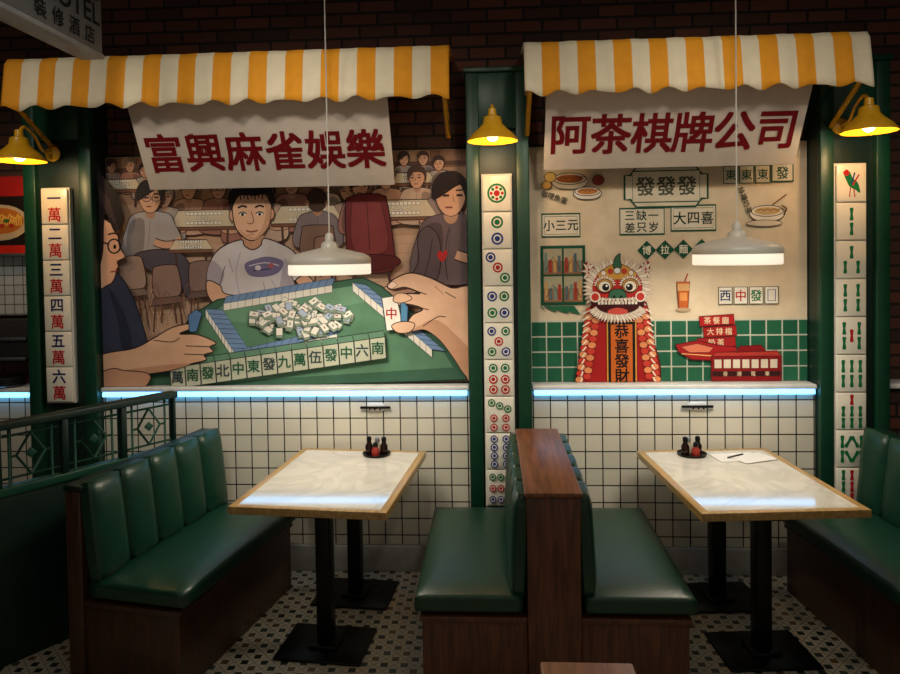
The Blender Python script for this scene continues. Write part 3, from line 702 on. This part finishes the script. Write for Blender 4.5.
# ------------------------------------------------------------ tables
def table(x,y,rz,w=.74,l=.97):
    g=group('dining_table',(x,y,0),rz); h=.75
    box('top_marble',g,-w/2+.03,w/2-.03,-l/2+.03,l/2-.03,h-.03,h+.0005,M_MARB)
    for nm,a in (('edge_l',(-w/2,-w/2+.036,-l/2,l/2)),('edge_r',(w/2-.036,w/2,-l/2,l/2)),('edge_f',(-w/2+.036,w/2-.036,-l/2,-l/2+.036)),('edge_b',(-w/2+.036,w/2-.036,l/2-.036,l/2))):
        box(nm,g,*a,h-.034,h+.0012,M_TAN,.002)
    box('underboard',g,-w/2+.03,w/2-.03,-l/2+.03,l/2-.03,h-.042,h-.03,M_WOODD)
    for i,yy in enumerate((-.24,.27)):
        box('mount_plate_%d'%i,g,-.18,.18,yy-.12,yy+.12,h-.055,h-.042,M_BLACK)
        box('post_%d'%i,g,-.036,.036,yy-.036,yy+.036,.02,h-.055,M_BLACK,.004)
        box('base_%d'%i,g,-.21,.21,yy-.16,yy+.16,0,.014,M_BLACK,.005)
        box('base_step_%d'%i,g,-.07,.07,yy-.07,yy+.07,.014,.03,M_BLACK,.005)
    return g
table(-.795,-.56,-5.2); table(1.222,-.555,4.5)

# ------------------------------------------------------------ booths
def chan(g,x,y0,y1,z0,z1,n,th,lean,sgn):
    w=(y1-y0)/n
    for i in range(n):
        me=bpy.data.meshes.new('back_channel'); bm=bmesh.new(); bmesh.ops.create_cube(bm,size=1)
        bmesh.ops.subdivide_edges(bm,edges=list(bm.edges),cuts=7,use_grid_fill=True)
        for v in bm.verts:
            X,Y,Z=v.co
            a,b=abs(Y*2),abs(Z*2)
            k=(1-a**3.2*.75)*(1-b**8*.5)
            v.co=Vector((X*th*(.35+.65*k) , Y*w*.995*(1-.06*b**6), Z*(z1-z0)*(1-.03*a**4)))
        bm.to_mesh(me); bm.free()
        for p in me.polygons: p.use_smooth=True
        o=mkobj('back_channel_%d'%(i+1),me,g,[M_LEATH],(x,y0+w*(i+.5),(z0+z1)/2),(0,sgn*lean,0))
def cushion(g,x0,x1,y0,y1,z0,z1):
    me=bpy.data.meshes.new('seat_cushion'); bm=bmesh.new(); bmesh.ops.create_cube(bm,size=1)
    bmesh.ops.subdivide_edges(bm,edges=list(bm.edges),cuts=11,use_grid_fill=True)
    w,l,h=x1-x0,y1-y0,z1-z0
    for v in bm.verts:
        X,Y,Z=v.co; ax,ay,az=abs(X*2),abs(Y*2),abs(Z*2)
        e=.018
        nx=X*(w-2*e*(az**6)); ny=Y*(l-2*e*(az**6))
        nz=Z*(h- (h*.25)*(max(ax,ay)**10))
        if Z>0.49: nz+=.012*(1-ax**2)*(1-ay**2)
        v.co=Vector((nx,ny,nz))
    bm.to_mesh(me); bm.free()
    for p in me.polygons: p.use_smooth=True
    mkobj('seat_cushion',me,g,[M_LEATH],((x0+x1)/2,(y0+y1)/2,(z0+z1)/2))
def bench(x,y,rz,L_=1.04,n=5):
    g=group('booth_bench',(x,y,0),rz); h=L_/2
    box('base_panel',g,-.06,.42,-h+.01,h-.01,0,.37,M_WOODD,.004)
    box('plinth',g,-.06,.43,-h,h,.35,.372,M_WOODD,.004)
    cushion(g,-.02,.455,-h,h,.372,.475)
    box('back_board',g,-.14,-.06,-h,h,0,.86,M_WOODD,.006)
    box('back_cap',g,-.145,-.045,-h-.004,h+.004,.86,.885,M_DKGREEN,.006)
    chan(g,-.02,-h+.005,h-.005,.44,.90,n,.10,math.radians(6),-1)
bench(-1.665,-.64,-11); bench(2.077,-.655,186)
def double(x,y,L_=1.04):
    g=group('double_booth_bench',(x,y,0)); h=L_/2
    for s in (-1,1):
        a,b=sorted((s*.11,s*.55)); box('base_panel',g,a,b,-h+.01,h-.01,0,.37,M_WOOD,.004)
        a,b=sorted((s*.11,s*.56)); box('plinth',g,a,b,-h,h,.35,.372,M_WOOD,.004)
        a,b=sorted((s*.13,s*.58)); cushion(g,a,b,-h,h,.372,.475)
        chan(g,s*.135,-h+.01,h-.01,.44,.885,5,.085,math.radians(3),-s)
    box('back_board',g,-.11,.11,-h-.01,h,0,.88,M_WOOD,.005)
    box('back_cap',g,-.118,.118,-h-.02,h+.01,.88,.90,M_WOODY,.006)
double(.245,-.71)
fb=group('wooden_divider',(.215,-2.96,0))
box('panel',fb,-.09,.09,-.48,.48,0,.88,M_WOOD,.005); box('cap',fb,-.11,.11,-.52,.52,.88,.905,M_WOODF,.006)

# ------------------------------------------------------------ lattice partition (left)
p0=Vector((-1.80,-.26,0)); p1=Vector((-2.62,-1.52,0)); d=(p1-p0); ln=d.length
g=group('lattice_partition',p0,math.degrees(math.atan2(d.y,d.x)))
M_LAT=pmat('lattice_green',(26,74,56),.4)
box('lower_panel',g,0,ln,-.02,.02,0,.80,M_DKGREEN,.003)
box('bottom_rail',g,0,ln,-.03,.03,.79,.83,M_LAT,.004)
box('top_rail',g,-.01,ln,-.035,.035,1.10,1.135,M_DKGREEN,.006)
np_=5; pw=ln/np_
for i in range(np_+1): box('post_%d'%i,g,i*pw-.015 if i else 0,i*pw+.015,-.025,.025,.83,1.10,M_DKGREEN,.003)
for i in range(np_):
    x0=i*pw+.02;x1=(i+1)*pw-.02;cx=(x0+x1)/2;zc=.965
    def bar(a,b,nm): tube(nm,g,[(a[0],0,a[1]),(b[0],0,b[1])],.006,M_LAT,False,6)
    bar((x0,1.065),(x1,1.065),'bar_t');bar((x0,.865),(x1,.865),'bar_b');bar((x0+.035,.83),(x0+.035,1.1),'bar_l');bar((x1-.035,.83),(x1-.035,1.1),'bar_r')
    q=[(cx-.065,zc),(cx,1.065),(cx+.065,zc),(cx,.865)]
    for k in range(4): bar(q[k],q[(k+1)%4],'diamond_%d'%k)
    bar((x0+.035,zc),(cx-.065,zc),'bar_ml');bar((cx+.065,zc),(x1-.035,zc),'bar_mr')
    box('rosette',g,cx-.018,cx+.018,-.008,.008,zc-.018,zc+.018,M_LAT,.003,rot=(0,math.radians(45),0))

# ------------------------------------------------------------ condiments, papers
def condiments(x,y,rz):
    g=group('condiment_set',(x,y,.7515),rz)
    lathe('tray',g,[(0,0),(.075,0),(.08,.012),(.076,.012),(.072,.004),(0,.004)],M_BLACK,32)
    soy=pmat('soy_sauce_glass',(30,14,10),.1); red=pmat('red_label',(150,40,30),.5); lid=pmat('steel_lid',(150,150,150),.3,.8); cl=pmat('pepper_glass',(170,160,140),.15)
    for i,(dx,dy,m,h) in enumerate(((-.042,0,soy,.085),(.0,.03,cl,.07),(.042,.005,soy,.08),(0,-.035,red,.06))):
        lathe('bottle_%d'%i,g,[(0,.004),(.021,.004),(.022,.01),(.022,h*.62),(.013,h*.8),(.012,h)],m,20,(dx,dy,0))
        lathe('cap_%d'%i,g,[(.014,h-.004),(.014,h+.014),(.006,h+.02),(0,h+.02)],M_BLACK if m!=cl else lid,20,(dx,dy,0))
condiments(-.66,-.18,0); condiments(1.10,-.18,20)
g=group('paper_menu',(1.345,-.23,.7515),8); box('sheet_lower',g,-.14,.10,-.07,.08,0,.002,M_WHITE); box('sheet_upper',g,-.05,.16,-.10,.04,.003,.005,M_WHITE,rot=(0,0,.25))
tube('pen',g,[(-.08,-.02,.008),(.03,.03,.009)],.004,M_BLACK,False,8)
def hook(x):
    g=group('coat_hook',(x,-.002,.985))
    box('plate',g,-.05,.05,-.012,0,-.022,.022,M_WHITE,.004); box('bar',g,-.09,.09,-.02,-.008,-.008,.006,M_BLACK,.003)
    for dx in (-.03,0,.03): tube('peg',g,[(dx,-.015,0),(dx,-.035,-.01),(dx,-.04,.01)],.004,M_BLACK)
hook(-.69); hook(1.18)

# ------------------------------------------------------------ hanging light-box sign (top left)
g=group('hanging_lightbox_sign',(-1.90,-1.35,2.86))
M_SG=pmat('signbox_grey',(104,110,116),.5)
box('box',g,-.05,.05,-.55,.55,0,.50,M_SG,.006)
box('bottom_trim',g,-.056,.056,-.555,.555,-.012,.012,pmat('trim_grey',(150,154,158),.4),.004)
a=Art(lambda u,v:(u,-v))
a.text('冰室旅館',.10,-.34,.19,(24,28,32),.03,pitch=.22); a.text('CITY HOTEL',.14,-.185,.14,(24,28,32),.02); a.text('裝修酒店',.26,-.075,.085,(24,28,32),.02,pitch=.12)
a.build('lettering',g,(.0515,0,0),(0,0,math.radians(90)))
for yy in (-.4,.4): tube('rod',g,[(0,yy,.49),(0,yy,ZC-2.86)],.01,M_BLACK,False,8)

# ------------------------------------------------------------ kitchen side (far left)
g=group('food_menu_poster',(-3.02,.03,0))
box('panel',g,-.22,.22,0,.02,1.93,2.40,M_BLACK)
a=Art(lambda u,v:(u/100,-v/100))
a.rect(-22,-240,22,-193,(30,20,18)); a.rect(-22,-240,22,-228,(170,30,28)); a.rect(-22,-198,22,-193,(200,40,30)); 
a.ell(3,-212,18,11,(196,180,150)); a.ell(3,-213,15,8,(190,110,40))
for i in range(14): a.line([(-9+i*1.8,-212),(-6+i*1.7,-217+(i%3)),(-2+i*1.4,-210)],.8,(236,190,90),1)
for i in range(6): a.ell(-5+i*3,-213+(i%2)*3,2,1.2,[(60,110,40),(180,50,30)][i%2])
a.build('print',g,(0,-.002,0))
g=group('kitchen_tiled_wall'); box('tiles',g,-3.8,-2.80,.06,.138,1.55,1.92,M_KTILE)
box('shelf',g,-3.8,-2.8,-.02,.138,1.91,1.93,M_STEEL,.003)
g=group('kitchen_hood'); box('body',g,-3.8,-2.82,.0,.13,1.30,1.53,M_DARK,.01); box('rail',g,-3.8,-2.82,-.02,0,1.40,1.42,M_STEEL,.004); box('lip',g,-3.8,-2.82,-.03,.13,1.28,1.30,M_STEEL,.004)
g=group('serving_trays',(-2.98,.04,1.112))
for i in range(4): lathe('tray_%d'%i,g,[(0,0),(.075,0),(.088,.012),(.085,.014),(0,.004)],M_STEEL,32,(0,0,i*.014))

# ------------------------------------------------------------ unseen ceiling spots, added to light murals and awnings
def aim(o,t):
    dv=Vector(t)-o.location; o.rotation_euler=dv.to_track_quat('-Z','Y').to_euler()
for (x,y,tx,tz,e,ang) in ((-2.55,-2.0,-2.3,1.9,38,60),(-1.35,-2.3,-1.35,1.85,64,64),(-.6,-2.3,-.6,1.85,58,64),(.75,-2.3,.7,1.85,54,64),(1.55,-2.3,1.45,1.85,50,64)):
    g=group('added_mural_spot',(x,y,3.58))
    lathe('can',g,[(0,.1),(.05,.1),(.05,-.04),(.045,-.04),(.045,.05),(0,.05)],M_BLACK,24)  # stand-in fixture body for the added spot
    box('mount',g,-.02,.02,-.02,.02,.09,.12,M_BLACK)
    o=light('added_mural_spot_lamp','SPOT',(x,y,3.52),e,(1,.90,.75),size=.12,ang=math.radians(ang),blend=.9)
    aim(o,(tx,.1,tz)); o.parent=g; o.location=(0,0,-.06)
for x in (-2.4,-.8,.8,2.4):  # unseen ceiling lamps with fixtures, added as general ambient fill
    g=group('added_fill_light',(x,-3.0,ZC))
    lathe('trim_ring',g,[(.07,0),(.09,0),(.09,-.012),(.07,-.006)],M_WHITE,32)
    lathe('lens',g,[(0,-.004),(.07,-.004)],M_GLOW,32)
    light('added_fill_lamp','AREA',(0,0,-.02),3.6,(1,.89,.72),g,size=.3)
w=bpy.data.worlds.new('w'); sc.world=w; w.use_nodes=True
w.node_tree.nodes['Background'].inputs[0].default_value=L((184,174,158)); w.node_tree.nodes['Background'].inputs[1].default_value=.48

# ------------------------------------------------------------ camera
cd=bpy.data.cameras.new('camera'); cam=bpy.data.objects.new('camera',cd); COL.objects.link(cam)
cd.sensor_width=36; cd.lens=28.0; cd.shift_y=-.071; cd.clip_start=.05
R=Matrix.Rotation(math.radians(3.3),4,'Z')@Matrix.Rotation(math.radians(88.5),4,'X')@Matrix.Rotation(math.radians(-.9),4,'Z')
cam.matrix_world=Matrix.Translation((0,-4.1,1.88))@R
sc.camera=cam
